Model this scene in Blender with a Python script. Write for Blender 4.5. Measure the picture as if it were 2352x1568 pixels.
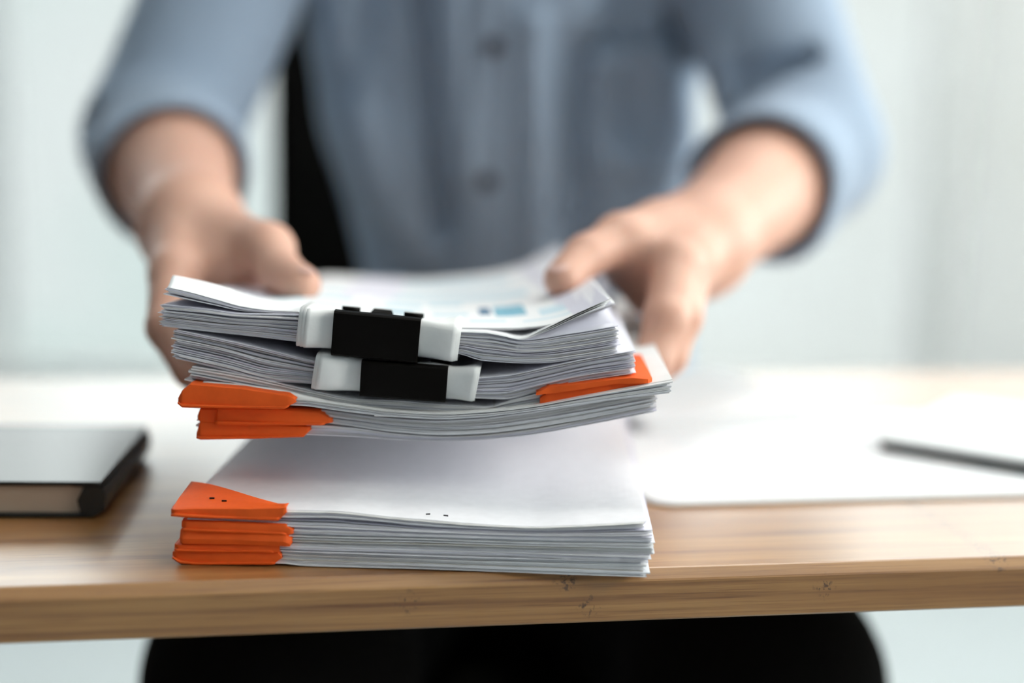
import bpy, math, random
import numpy as np
from mathutils import Vector, Matrix, noise
from mathutils.bvhtree import BVHTree

random.seed(7)
rng = np.random.default_rng(7)
for o in list(bpy.data.objects):
    bpy.data.objects.remove(o)
scene = bpy.context.scene
COL = scene.collection

# ------------------------------------------------------------------ camera
F_PX, CX, CY = 3267.0, 1176.0, 784.0
DESK_Z = 0.74
CAM_Z = DESK_Z + 0.2065
PITCH, ROLL = math.radians(9.6), math.radians(1.4)
c_f = np.array([0, math.cos(PITCH), -math.sin(PITCH)])
_r0 = np.array([1.0, 0, 0]); _u0 = np.array([0, math.sin(PITCH), math.cos(PITCH)])
c_r = _r0 * math.cos(ROLL) + _u0 * math.sin(ROLL)
c_u = -_r0 * math.sin(ROLL) + _u0 * math.cos(ROLL)
C0 = np.array([0, 0, CAM_Z])
cam = bpy.data.cameras.new('camera')
cam.sensor_width = 36.0; cam.lens = F_PX / 2352 * 36
cam.dof.use_dof = True; cam.dof.focus_distance = 0.645; cam.dof.aperture_fstop = 1.7
cam.dof.aperture_blades = 0
cam.clip_start = 0.02
cam_o = bpy.data.objects.new('camera', cam); COL.objects.link(cam_o)
m = Matrix.Identity(4)
for i in range(3):
    m[i][0] = c_r[i]; m[i][1] = c_u[i]; m[i][2] = -c_f[i]; m[i][3] = C0[i]
cam_o.matrix_world = m
scene.camera = cam_o

# ------------------------------------------------------------------ world, exposure
world = bpy.data.worlds.new('overcast_sky'); scene.world = world
world.use_nodes = True
bg = world.node_tree.nodes['Background']
bg.inputs[0].default_value = (0.95, 0.985, 1.0, 1)
bg.inputs[1].default_value = 6.4
vs = scene.view_settings
vs.view_transform = 'Standard'; vs.look = 'None'; vs.gamma = 1.0; vs.use_curve_mapping = False
vs.exposure = 0.10
scene.cycles.use_denoising = True
scene.cycles.max_bounces = 10
scene.cycles.diffuse_bounces = 5
scene.cycles.transparent_max_bounces = 12
scene.cycles.sample_clamp_indirect = 6.0

FILL_POWER = 48.0
sun = bpy.data.lights.new('hazy_sun', 'SUN'); sun.energy = 1.4; sun.angle = math.radians(18); sun.color = (1, .90, .80)
sun_o = bpy.data.objects.new('hazy_sun', sun); COL.objects.link(sun_o)
sun_o.rotation_euler = Vector((-1, .38, -.60)).to_track_quat('-Z', 'Y').to_euler()
FILL_PANELS = [(0.62, 1.15), (1.7, 2.8)]  # unseen ceiling panels added to raise and steer the interior light

# ------------------------------------------------------------------ measuring helpers
def ray(px, py):
    d = c_f + c_r * ((px - CX) / F_PX) + c_u * (-(py - CY) / F_PX)
    return d
def P(px, py, d):                       # a point seen at a pixel, at a distance along the lens axis
    return C0 + ray(px, py) * d
def PZ(px, py, z=DESK_Z):               # a point seen at a pixel, lying at height z
    d = ray(px, py)
    return C0 + d * ((z - C0[2]) / d[2])

# ------------------------------------------------------------------ object helpers
def link(name, me, mat=None, parent=None):
    o = bpy.data.objects.new(name, me); COL.objects.link(o)
    if mat is not None:
        for mm in (mat if isinstance(mat, (list, tuple)) else [mat]):
            me.materials.append(mm)
    if parent is not None: o.parent = parent
    return o
def mesh(name, v, f, mat=None, parent=None, smooth=False, mi=None):
    me = bpy.data.meshes.new(name)
    me.from_pydata([tuple(map(float, p)) for p in v], [], [tuple(map(int, q)) for q in f])
    if smooth: me.polygons.foreach_set('use_smooth', [True] * len(me.polygons))
    if mi is not None: me.polygons.foreach_set('material_index', mi)
    me.update()
    return link(name, me, mat, parent)
def tag(o, label=None, cat=None, group=None, kind=None):
    if label: o['label'] = label
    if cat: o['category'] = cat
    if group: o['group'] = group
    if kind: o['kind'] = kind
    return o
def thing(name, label, cat, group=None, loc=None):
    o = bpy.data.objects.new(name, None); COL.objects.link(o)
    o.empty_display_size = 0.05
    return tag(o, label, cat, group)
def mod(o, typ, **kw):
    md = o.modifiers.new(typ.lower(), typ)
    for k, v in kw.items(): setattr(md, k, v)
    return md
def box_vf(a, b):
    x0, y0, z0 = a; x1, y1, z1 = b
    v = [(x0,y0,z0),(x1,y0,z0),(x1,y1,z0),(x0,y1,z0),(x0,y0,z1),(x1,y0,z1),(x1,y1,z1),(x0,y1,z1)]
    f = [(0,3,2,1),(4,5,6,7),(0,1,5,4),(1,2,6,5),(2,3,7,6),(3,0,4,7)]
    return v, f
def box(name, a, b, mat, parent=None, bevel=0.0):
    v, f = box_vf(a, b)
    o = mesh(name, v, f, mat, parent)
    if bevel: mod(o, 'BEVEL', width=bevel, segments=3)
    return o
def prism(name, poly, z0, z1, mat, parent=None, bevel=0.0):
    n = len(poly)
    v = [(p[0], p[1], z0) for p in poly] + [(p[0], p[1], z1) for p in poly]
    f = [tuple(range(n))[::-1], tuple(range(n, 2*n))] + [(i, (i+1) % n, n+(i+1) % n, n+i) for i in range(n)]
    o = mesh(name, v, f, mat, parent)
    if bevel: mod(o, 'BEVEL', width=bevel, segments=3, limit_method='ANGLE')
    return o
def loft(rings, close=True, caps=True):
    n = len(rings[0]); v = [p for r in rings for p in r]; f = []
    for i in range(len(rings) - 1):
        for j in range(n if close else n - 1):
            k = (j + 1) % n
            f.append((i*n+j, i*n+k, (i+1)*n+k, (i+1)*n+j))
    if caps:
        f.append(tuple(range(n))[::-1]); f.append(tuple((len(rings)-1)*n + j for j in range(n)))
    return v, f
def smooth(x):
    x = np.clip(x, 0, 1); return x*x*(3-2*x)

# ------------------------------------------------------------------ materials
def new_mat(name):
    mt = bpy.data.materials.new(name); mt.use_nodes = True
    nt = mt.node_tree; b = nt.nodes['Principled BSDF']
    return mt, nt, b
def plain(name, col, rough=0.6, spec=0.5, coat=0.0, bump=None, vary=0.0, metal=0.0):
    mt, nt, b = new_mat(name)
    b.inputs['Base Color'].default_value = (*col, 1); b.inputs['Roughness'].default_value = rough
    b.inputs['Specular IOR Level'].default_value = spec; b.inputs['Coat Weight'].default_value = coat
    b.inputs['Metallic'].default_value = metal
    if vary or bump:
        tc = nt.nodes.new('ShaderNodeTexCoord')
        ns = nt.nodes.new('ShaderNodeTexNoise'); ns.inputs['Scale'].default_value = bump[0] if bump else 30
        ns.inputs['Detail'].default_value = 5
        nt.links.new(tc.outputs['Object'], ns.inputs['Vector'])
        if vary:
            mx = nt.nodes.new('ShaderNodeMix'); mx.data_type = 'RGBA'
            mx.inputs['A'].default_value = (*[c*(1-vary) for c in col], 1); mx.inputs['B'].default_value = (*[min(1, c*(1+vary)) for c in col], 1)
            nt.links.new(ns.outputs['Fac'], mx.inputs['Factor']); nt.links.new(mx.outputs['Result'], b.inputs['Base Color'])
        if bump:
            bp = nt.nodes.new('ShaderNodeBump'); bp.inputs['Strength'].default_value = bump[1]; bp.inputs['Distance'].default_value = bump[2]
            nt.links.new(ns.outputs['Fac'], bp.inputs['Height']); nt.links.new(bp.outputs['Normal'], b.inputs['Normal'])
    return mt
def ramp_mat(name, stops, rough=0.8, trans=0.0):
    """paper: tone differs from sheet to sheet"""
    mt, nt, b = new_mat(name)
    g = nt.nodes.new('ShaderNodeNewGeometry'); r = nt.nodes.new('ShaderNodeValToRGB')
    cr = r.color_ramp
    while len(cr.elements) < len(stops): cr.elements.new(0.5)
    for e, (p, c) in zip(cr.elements, stops): e.position = p; e.color = (*c, 1)
    nt.links.new(g.outputs['Random Per Island'], r.inputs['Fac'])
    tc = nt.nodes.new('ShaderNodeTexCoord'); ns = nt.nodes.new('ShaderNodeTexNoise'); ns.inputs['Scale'].default_value = 160
    nt.links.new(tc.outputs['Object'], ns.inputs['Vector'])
    mx = nt.nodes.new('ShaderNodeMix'); mx.data_type = 'RGBA'; mx.blend_type = 'MULTIPLY'; mx.inputs['Factor'].default_value = 0.10
    nt.links.new(r.outputs['Color'], mx.inputs['A']); nt.links.new(ns.outputs['Fac'], mx.inputs['B'])
    nt.links.new(mx.outputs['Result'], b.inputs['Base Color'])
    b.inputs['Roughness'].default_value = rough; b.inputs['Specular IOR Level'].default_value = 0.25
    return mt
W = [(0.0, (.66,.65,.74)), (0.15, (.82,.81,.90)), (0.5, (.88,.875,.93)), (0.85, (.92,.91,.92)), (1.0, (.93,.91,.88))]
M = {}
M['paper'] = ramp_mat('white_paper', W)
M['paper_old'] = ramp_mat('worn_paper', [(0.0, (.55,.57,.60)), (0.15, (.80,.81,.85)), (0.55, (.89,.89,.91)), (0.85, (.91,.90,.88)), (0.95, (.66,.72,.78)), (1.0, (.66,.60,.50))])
M['card'] = plain('white_card', (.84,.84,.83), 0.75, 0.3, bump=(260, .25, .0004), vary=0.03)
M['sheet'] = plain('blank_sheet', (.86,.865,.875), 0.8, 0.25, vary=0.015)
M['print_light'] = plain('printed_pale_blue', (.60,.74,.81), 0.8, 0.25)
M['print_mid'] = plain('printed_teal', (.22,.46,.58), 0.8, 0.25)
M['print_dark'] = plain('printed_navy', (.06,.16,.28), 0.8, 0.25)
M['orange'] = plain('orange_card', (.87,.115,.010), 0.62, 0.3, bump=(420, .2, .0004), vary=0.06)
M['clip'] = plain('black_enamel', (.0040,.0033,.0026), 0.42, 0.08, bump=(600, .05, .0002))
M['staple'] = plain('dark_staple', (.02,.015,.02), 0.4, 0.5, metal=0.6)
M['black'] = plain('black_leatherette', (.010,.011,.010), 0.40, 0.25, coat=0.45, bump=(900, .10, .0003))
M['black'].node_tree.nodes['Principled BSDF'].inputs['Coat Roughness'].default_value = .25
M['black'].node_tree.nodes['Principled BSDF'].inputs['Coat IOR'].default_value = 1.42
M['pages'] = plain('cream_pages', (.52,.40,.30), 0.8, 0.2, vary=0.12)
M['trousers'] = plain('black_trouser_cloth', (.006,.0055,.005), 0.95, 0.05)
M['chairblack'] = plain('black_chair_mesh', (.008,.008,.007), 0.9, 0.1)
M['chairmetal'] = plain('black_chair_plastic', (.012,.012,.012), 0.5, 0.3)
M['button'] = plain('maroon_button', (.030,.012,.016), 0.5, 0.3)
M['hair'] = plain('black_hair', (.012,.010,.009), 0.5, 0.4, bump=(120, .5, .003))
M['nail'] = plain('fingernail', (.66,.42,.36), 0.35, 0.5)
M['white_plastic'] = plain('white_plastic', (.80,.81,.80), 0.3, 0.5)
M['greysilver'] = plain('silver_shell', (.62,.64,.64), 0.35, 0.5)
M['darkrim'] = plain('dark_rubber', (.02,.02,.022), 0.6, 0.3)
M['wall'] = plain('white_wall_paint', (.82,.83,.82), 0.9, 0.2, vary=0.02)
M['wall_dark'] = plain('fill_dimming_wall_grey', (.50,.51,.54), 0.9, 0.2, vary=0.02)  # unseen front wall, toned down to lessen frontal fill
M['wall_dim'] = plain('fill_dimming_wall_dark', (.12,.13,.15), 0.9, 0.2, vary=0.02)  # unseen left wall, kept dark to cut bounce light from that side
M['floor'] = plain('pale_grey_floor', (.42,.46,.47), 0.55, 0.3, vary=0.05, bump=(3, .0, .001))
M['frame'] = plain('white_window_frame', (.80,.81,.80), 0.5, 0.4)
M['beige'] = plain('beige_reflection_rail', (.52,.44,.33), 0.6, 0.3, vary=0.08)
M['shoe'] = plain('black_shoe', (.008,.008,.008), 0.4, 0.4)

def skin_mat():
    mt, nt, b = new_mat('skin')
    tc = nt.nodes.new('ShaderNodeTexCoord'); ns = nt.nodes.new('ShaderNodeTexNoise'); ns.inputs['Scale'].default_value = 28; ns.inputs['Detail'].default_value = 4
    nt.links.new(tc.outputs['Object'], ns.inputs['Vector'])
    mx = nt.nodes.new('ShaderNodeMix'); mx.data_type = 'RGBA'
    mx.inputs['A'].default_value = (.60,.315,.225,1); mx.inputs['B'].default_value = (.71,.44,.335,1)
    nt.links.new(ns.outputs['Fac'], mx.inputs['Factor']); nt.links.new(mx.outputs['Result'], b.inputs['Base Color'])
    b.inputs['Roughness'].default_value = 0.5; b.inputs['Specular IOR Level'].default_value = 0.35
    b.inputs['Subsurface Weight'].default_value = 0.15; b.inputs['Subsurface Radius'].default_value = (.010,.004,.002); b.inputs['Subsurface Scale'].default_value = 1.0
    bp = nt.nodes.new('ShaderNodeBump'); bp.inputs['Strength'].default_value = .15; bp.inputs['Distance'].default_value = .001
    n2 = nt.nodes.new('ShaderNodeTexNoise'); n2.inputs['Scale'].default_value = 300
    nt.links.new(tc.outputs['Object'], n2.inputs['Vector']); nt.links.new(n2.outputs['Fac'], bp.inputs['Height']); nt.links.new(bp.outputs['Normal'], b.inputs['Normal'])
    return mt
M['skin'] = skin_mat()
def shirt_mat():
    mt, nt, b = new_mat('blue_chambray')
    tc = nt.nodes.new('ShaderNodeTexCoord'); ns = nt.nodes.new('ShaderNodeTexNoise'); ns.inputs['Scale'].default_value = 500; ns.inputs['Detail'].default_value = 2
    nt.links.new(tc.outputs['Object'], ns.inputs['Vector'])
    mx = nt.nodes.new('ShaderNodeMix'); mx.data_type = 'RGBA'
    mx.inputs['A'].default_value = (.25,.315,.41,1); mx.inputs['B'].default_value = (.37,.45,.555,1)
    nt.links.new(ns.outputs['Fac'], mx.inputs['Factor']); nt.links.new(mx.outputs['Result'], b.inputs['Base Color'])
    b.inputs['Roughness'].default_value = 0.9; b.inputs['Specular IOR Level'].default_value = 0.15
    b.inputs['Sheen Weight'].default_value = 0.1
    return mt
M['shirt'] = shirt_mat()

def bamboo_mat(angle):
    mt, nt, b = new_mat('lacquered_bamboo')
    N = nt.nodes.new; L = nt.links.new
    tc = N('ShaderNodeTexCoord')
    mp0 = N('ShaderNodeMapping'); mp0.inputs['Rotation'].default_value = (0, 0, -angle); L(tc.outputs['Object'], mp0.inputs['Vector'])
    def streak(sx, sy, sz, det=6):
        mp = N('ShaderNodeMapping'); mp.inputs['Scale'].default_value = (sx, sy, sz); L(mp0.outputs['Vector'], mp.inputs['Vector'])
        n = N('ShaderNodeTexNoise'); n.inputs['Scale'].default_value = 1; n.inputs['Detail'].default_value = det; n.inputs['Roughness'].default_value = .6
        L(mp.outputs['Vector'], n.inputs['Vector']); return n
    s1 = streak(5, 90, 260); s2 = streak(22, 900, 1500, 3); s3 = streak(2.2, 45, 45, 2)
    r1 = N('ShaderNodeValToRGB'); cr = r1.color_ramp
    cr.elements[0].position = .30; cr.elements[0].color = (.22,.090,.026,1)
    cr.elements[1].position = .72; cr.elements[1].color = (.50,.280,.105,1)
    e = cr.elements.new(.5); e.color = (.39,.195,.065,1)
    L(s1.outputs['Fac'], r1.inputs['Fac'])
    r2 = N('ShaderNodeValToRGB'); r2.color_ramp.elements[0].position = .28; r2.color_ramp.elements[0].color = (.5,.36,.26,1)
    r2.color_ramp.elements[1].position = .46; r2.color_ramp.elements[1].color = (1,1,1,1); L(s2.outputs['Fac'], r2.inputs['Fac'])
    mx = N('ShaderNodeMix'); mx.data_type = 'RGBA'; mx.blend_type = 'MULTIPLY'; mx.inputs['Factor'].default_value = .75
    L(r1.outputs['Color'], mx.inputs['A']); L(r2.outputs['Color'], mx.inputs['B'])
    r3 = N('ShaderNodeValToRGB'); r3.color_ramp.elements[0].position = .35; r3.color_ramp.elements[0].color = (.80,.72,.62,1)
    r3.color_ramp.elements[1].position = .65; r3.color_ramp.elements[1].color = (1,1,1,1); L(s3.outputs['Fac'], r3.inputs['Fac'])
    mx2 = N('ShaderNodeMix'); mx2.data_type = 'RGBA'; mx2.blend_type = 'MULTIPLY'; mx2.inputs['Factor'].default_value = 1
    L(mx.outputs['Result'], mx2.inputs['A']); L(r3.outputs['Color'], mx2.inputs['B'])
    # growth nodes: short clusters of dark flecks across the grain
    sp = N('ShaderNodeSeparateXYZ'); L(mp0.outputs['Vector'], sp.inputs[0])
    fl = streak(500, 900, 420, 2); prev = None
    for (u_, z_) in NODES:
        d1 = N('ShaderNodeMath'); d1.operation = 'SUBTRACT'; d1.inputs[1].default_value = u_; L(sp.outputs[0], d1.inputs[0])
        a1 = N('ShaderNodeMath'); a1.operation = 'ABSOLUTE'; L(d1.outputs[0], a1.inputs[0])
        d2 = N('ShaderNodeMath'); d2.operation = 'SUBTRACT'; d2.inputs[1].default_value = z_; L(sp.outputs[2], d2.inputs[0])
        a2 = N('ShaderNodeMath'); a2.operation = 'ABSOLUTE'; L(d2.outputs[0], a2.inputs[0])
        ad = N('ShaderNodeMath'); ad.operation = 'ADD'; L(a1.outputs[0], ad.inputs[0]); L(a2.outputs[0], ad.inputs[1])
        ls = N('ShaderNodeMapRange'); ls.inputs['From Min'].default_value = .0035; ls.inputs['From Max'].default_value = .0075; ls.inputs['To Min'].default_value = 1; ls.inputs['To Max'].default_value = 0
        L(ad.outputs[0], ls.inputs['Value'])
        if prev is None: prev = ls.outputs[0]
        else:
            mxm = N('ShaderNodeMath'); mxm.operation = 'MAXIMUM'; L(prev, mxm.inputs[0]); L(ls.outputs[0], mxm.inputs[1]); prev = mxm.outputs[0]
    fr = N('ShaderNodeMapRange'); fr.inputs['From Min'].default_value = .52; fr.inputs['From Max'].default_value = .62; L(fl.outputs['Fac'], fr.inputs['Value'])
    mk = N('ShaderNodeMath'); mk.operation = 'MULTIPLY'; L(prev, mk.inputs[0]); L(fr.outputs[0], mk.inputs[1])
    mx3 = N('ShaderNodeMix'); mx3.data_type = 'RGBA'; mx3.inputs['B'].default_value = (.10,.045,.018,1)
    L(mk.outputs[0], mx3.inputs['Factor']); L(mx2.outputs['Result'], mx3.inputs['A'])
    L(mx3.outputs['Result'], b.inputs['Base Color'])
    b.inputs['Roughness'].default_value = .45; b.inputs['Specular IOR Level'].default_value = .35
    b.inputs['Coat Weight'].default_value = 1.0; b.inputs['Coat Roughness'].default_value = .32; b.inputs['Coat IOR'].default_value = 1.6
    bp = N('ShaderNodeBump'); bp.inputs['Strength'].default_value = .10; bp.inputs['Distance'].default_value = .0006
    L(s2.outputs['Fac'], bp.inputs['Height']); L(bp.outputs['Normal'], b.inputs['Normal'])
    return mt

def glass_mat():
    mt = bpy.data.materials.new('clear_glass'); mt.use_nodes = True; nt = mt.node_tree; nt.nodes.clear()
    out = nt.nodes.new('ShaderNodeOutputMaterial'); tr = nt.nodes.new('ShaderNodeBsdfTransparent'); gl = nt.nodes.new('ShaderNodeBsdfGlossy')
    tr.inputs[0].default_value = (.96,.98,.97,1); gl.inputs['Roughness'].default_value = .02
    fr = nt.nodes.new('ShaderNodeFresnel'); fr.inputs[0].default_value = 1.3
    mx = nt.nodes.new('ShaderNodeMixShader')
    nt.links.new(fr.outputs[0], mx.inputs[0]); nt.links.new(tr.outputs[0], mx.inputs[1]); nt.links.new(gl.outputs[0], mx.inputs[2]); nt.links.new(mx.outputs[0], out.inputs[0])
    return mt
def film_mat(name, ca, cb, scale=1.1):
    mt = bpy.data.materials.new(name); mt.use_nodes = True; nt = mt.node_tree; nt.nodes.clear()
    out = nt.nodes.new('ShaderNodeOutputMaterial'); tl = nt.nodes.new('ShaderNodeBsdfTranslucent'); df = nt.nodes.new('ShaderNodeBsdfDiffuse')
    tc = nt.nodes.new('ShaderNodeTexCoord'); ns = nt.nodes.new('ShaderNodeTexNoise'); ns.inputs['Scale'].default_value = scale; ns.inputs['Detail'].default_value = 3
    nt.links.new(tc.outputs['Object'], ns.inputs['Vector'])
    rp = nt.nodes.new('ShaderNodeValToRGB'); rp.color_ramp.elements[0].position = .36; rp.color_ramp.elements[0].color = (*ca, 1)
    rp.color_ramp.elements[1].position = .58; rp.color_ramp.elements[1].color = (*cb, 1)
    nt.links.new(ns.outputs['Fac'], rp.inputs['Fac']); nt.links.new(rp.outputs['Color'], tl.inputs['Color'])
    df.inputs['Color'].default_value = (.25,.26,.26,1)
    ad = nt.nodes.new('ShaderNodeAddShader'); nt.links.new(tl.outputs[0], ad.inputs[0]); nt.links.new(df.outputs[0], ad.inputs[1]); nt.links.new(ad.outputs[0], out.inputs[0])
    return mt
M['glass'] = glass_mat()
M['film_l'] = film_mat('dimming_film_green', (.138,.152,.149), (.164,.165,.165))  # added film dims the lower panes; its patches imitate uneven background brightness
M['film_r'] = film_mat('dimming_film_grey', (.150,.149,.145), (.168,.168,.168))
def curtain_mat():
    mt = bpy.data.materials.new('sheer_curtain'); mt.use_nodes = True; nt = mt.node_tree; nt.nodes.clear()
    out = nt.nodes.new('ShaderNodeOutputMaterial'); tl = nt.nodes.new('ShaderNodeBsdfTranslucent'); tr = nt.nodes.new('ShaderNodeBsdfTransparent'); df = nt.nodes.new('ShaderNodeBsdfDiffuse')
    tl.inputs[0].default_value = (.75,.74,.71,1); df.inputs[0].default_value = (.72,.71,.68,1)
    m1 = nt.nodes.new('ShaderNodeMixShader'); m1.inputs[0].default_value = .5; m2 = nt.nodes.new('ShaderNodeMixShader'); m2.inputs[0].default_value = .55
    nt.links.new(tl.outputs[0], m1.inputs[1]); nt.links.new(df.outputs[0], m1.inputs[2]); nt.links.new(m1.outputs[0], m2.inputs[1]); nt.links.new(tr.outputs[0], m2.inputs[2]); nt.links.new(m2.outputs[0], out.inputs[0])
    return mt
M['curtain'] = curtain_mat()
def emit_mat():
    mt = bpy.data.materials.new('fill_diffuser'); mt.use_nodes = True; nt = mt.node_tree; nt.nodes.clear()
    out = nt.nodes.new('ShaderNodeOutputMaterial'); em = nt.nodes.new('ShaderNodeEmission'); em.inputs[0].default_value = (1, .97, .93, 1); em.inputs[1].default_value = FILL_POWER / 3.0
    nt.links.new(em.outputs[0], out.inputs[0]); return mt
M['lamp'] = emit_mat()

# ------------------------------------------------------------------ the room
RX0, RX1, RY0, RY1, RH = -3.0, 2.7, -2.6, 4.25, 2.8
tag(box('floor', (RX0-.3, RY0-.2, -.1), (RX1+.3, RY1+.2, 0), M['floor']), kind='structure')
tag(box('ceiling', (RX0-.3, RY0-.2, RH), (RX1+.3, RY1+.2, RH+.1), M['wall']), kind='structure')
tag(box('wall_left', (RX0-.15, RY0, 0), (RX0, RY1, RH), M['wall_dim']), kind='structure')
tag(box('wall_front', (RX0-.15, RY0-.15, 0), (RX1+.15, RY0, RH), M['wall_dark']), kind='structure')
wb = tag(box('wall_back', (RX0-.15, RY1, 0), (RX1+.15, RY1+.15, .09), M['wall']), kind='structure')
box('wall_header', (RX0-.15, RY1, 2.62), (RX1+.15, RY1+.15, RH), M['wall'], wb)
wr = tag(box('wall_right', (RX1, RY0, 0), (RX1+.15, RY1, .85), M['wall']), kind='structure')
box('wall_header', (RX1, RY0, 2.62), (RX1+.15, RY1, RH), M['wall'], wr)
box('wall_pier', (RX1, RY0, .85), (RX1+.15, -.7, 2.62), M['wall'], wr)
tag(box('baseboard_back', (RX0, RY1-.018, 0), (RX1, RY1, .085), M['frame']), kind='structure')
def window_back(n, x0, x1, film):
    y0, y1 = RY1+.03, RY1+.09
    w = tag(box('window_%d' % n, (x0, y0, .09), (x0+.05, y1, 2.62), M['frame']), kind='structure')
    box('window_frame', (x1-.05, y0, .09), (x1, y1, 2.62), M['frame'], w)
    box('window_sill', (x0, RY1-.03, .09), (x1, y1, .12), M['frame'], w)
    box('window_head', (x0, y0, 2.57), (x1, y1, 2.62), M['frame'], w)
    box('reflection_rail', (x0, RY1-.01, 1.43), (x1, y1, 1.54), M['beige'], w)  # unseen rail added so the desk top reflects a beige band
    box('lower_pane', (x0+.05, RY1+.055, .12), (x1-.05, RY1+.061, 1.43), M['glass'], w)
    mesh('dimming_film', [(x0+.05, RY1+.052, .12), (x1-.05, RY1+.052, .12), (x1-.05, RY1+.052, 1.43), (x0+.05, RY1+.052, 1.43)], [(0, 1, 2, 3)], film, w)
    box('clear_pane', (x0+.05, RY1+.055, 1.54), (x1-.05, RY1+.061, 2.57), M['glass'], w)
wx = np.linspace(RX0, RX1, 5)
for i in range(4):
    window_back(i+1, wx[i], wx[i+1], M['film_l'] if i < 2 else M['film_r'])
def window_right(n, y0, y1):
    x0, x1 = RX1+.03, RX1+.09
    w = tag(box('window_%d' % n, (x0, y0, .85), (x1, y0+.05, 2.62), M['frame']), kind='structure')
    box('window_frame', (x0, y1-.05, .85), (x1, y1, 2.62), M['frame'], w)
    box('window_sill', (RX1-.05, y0, .85), (x1, y1, .885), M['frame'], w)
    box('window_head', (x0, y0, 2.57), (x1, y1, 2.62), M['frame'], w)
    box('clear_pane', (RX1+.055, y0+.05, .885), (RX1+.061, y1-.05, 2.57), M['glass'], w)
for i in range(3):
    window_right(5+i, -.7 + i*(RY1+.7)/3, -.7 + (i+1)*(RY1+.7)/3)
# sheer curtain gathered at the right of the back window
def curtain(x0, x1, label):
    n = 90; v = []; f = []
    for i in range(n+1):
        t = i/n; x = x0 + (x1-x0)*t
        y = RY1-.16 + .045*math.sin(t*44) + .02*math.sin(t*17+1)
        v += [(x, y, .04), (x + .01*math.sin(t*20), y, 1.2), (x, y-.01*math.sin(t*9), 2.6)]
    for i in range(n):
        for k in range(2): f.append((i*3+k, i*3+3+k, i*3+4+k, i*3+1+k))
    o = mesh('sheer_curtain', v, f, M['curtain'], None, True)
    tag(o, label, 'curtain')
curtain(1.28, 2.2, 'pale sheer curtain hanging in soft folds at the right of the background')
FILL_N = ['above the right end of the desk', 'in the corner between the back and right windows']
for i, (x, y) in enumerate(FILL_PANELS):
    t = thing('fill_panel', 'added square fill light panel on the ceiling ' + FILL_N[i], 'ceiling light', 'added fill light panels')
    t.location = (x, y, RH-.04)
    box('fill_frame', (-.32, -.32, .0), (.32, .32, .04), M['frame'], t)
    box('diffuser', (-.29, -.29, -.004), (.29, .29, .0), M['lamp'], t)

# ------------------------------------------------------------------ desk
DL, DR = PZ(0, 1357), PZ(2352, 1284)
du = (DR - DL)[:2]; du /= np.linalg.norm(du); dv = np.array([-du[1], du[0]])
D_ANG = math.atan2(du[1], du[0])
def edge_uz(px_, py_):      # a mark on the desk's front edge: distance along the grain, height
    d = ray(px_, py_); t = ((DL[:2]-C0[:2]) @ dv)/(d[:2] @ dv); p = C0 + d*t
    return (p[:2] @ du, p[2])
NODES = [edge_uz(940, 1383), edge_uz(1355, 1393), edge_uz(1302, 1336), edge_uz(1895, 1348), edge_uz(2300, 1290)]
M['bamboo'] = bamboo_mat(D_ANG)
def dpt(u, v): return DL[:2] + du*u + dv*v
DESK_D, DESK_T, D_U0, D_U1 = 0.46, 0.0235, -0.35, 0.95
desk = thing('desk', 'bamboo desk with a lacquered top and straight front edge under the papers', 'desk')
# cross-section with a small chamfer along the front top edge
sec = [(0.0, -DESK_T+.001), (0.0, -.0048), (.0005, -.0040), (.0046, -.0004), (.0055, 0), (DESK_D-.003, 0), (DESK_D, -.003), (DESK_D, -DESK_T+.002), (DESK_D-.002, -DESK_T), (.001, -DESK_T)]
rings = []
for u in np.linspace(D_U0, D_U1, 9):
    rings.append([(*dpt(u, s[0]), DESK_Z + s[1]) for s in sec])
v, f = loft(rings); mesh('tabletop', v, f, M['bamboo'], desk)
for u in (D_U0+.04, D_U1-.09):
    for w in (.05, DESK_D-.09):
        prism('leg', [dpt(u, w), dpt(u+.045, w), dpt(u+.045, w+.045), dpt(u, w+.045)], 0, DESK_Z-DESK_T, M['bamboo'], desk)

# ------------------------------------------------------------------ paper bundles
class Frame:
    """front edge of a bundle in plan: u runs along the front edge, v runs away from it"""
    def __init__(s, a, b):
        s.o = np.array(a[:2]); e = np.array(b[:2]) - s.o; s.w = np.linalg.norm(e); s.eu = e/s.w; s.ev = np.array([-s.eu[1], s.eu[0]])
    def uz(s, px, py, v=0.0):
        d = ray(px, py); o = s.o + s.ev*v
        t = ((o - C0[:2]) @ s.ev) / (d[:2] @ s.ev)
        p = C0 + d*t
        return (p[:2]-s.o) @ s.eu, p[2]
    def pt(s, u, v, z):
        q = s.o + s.eu*u + s.ev*v
        return (q[0], q[1], z)
    def lin(s, pts, v=0.0):
        a = np.array([s.uz(px, py, v) for px, py in pts]); return Lin(a[:, 0], a[:, 1])
    def curve(s, pts, v=0.0):
        a = np.array([s.uz(px, py, v) for px, py in pts]); return Curve(a[:, 0], a[:, 1])
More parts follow.
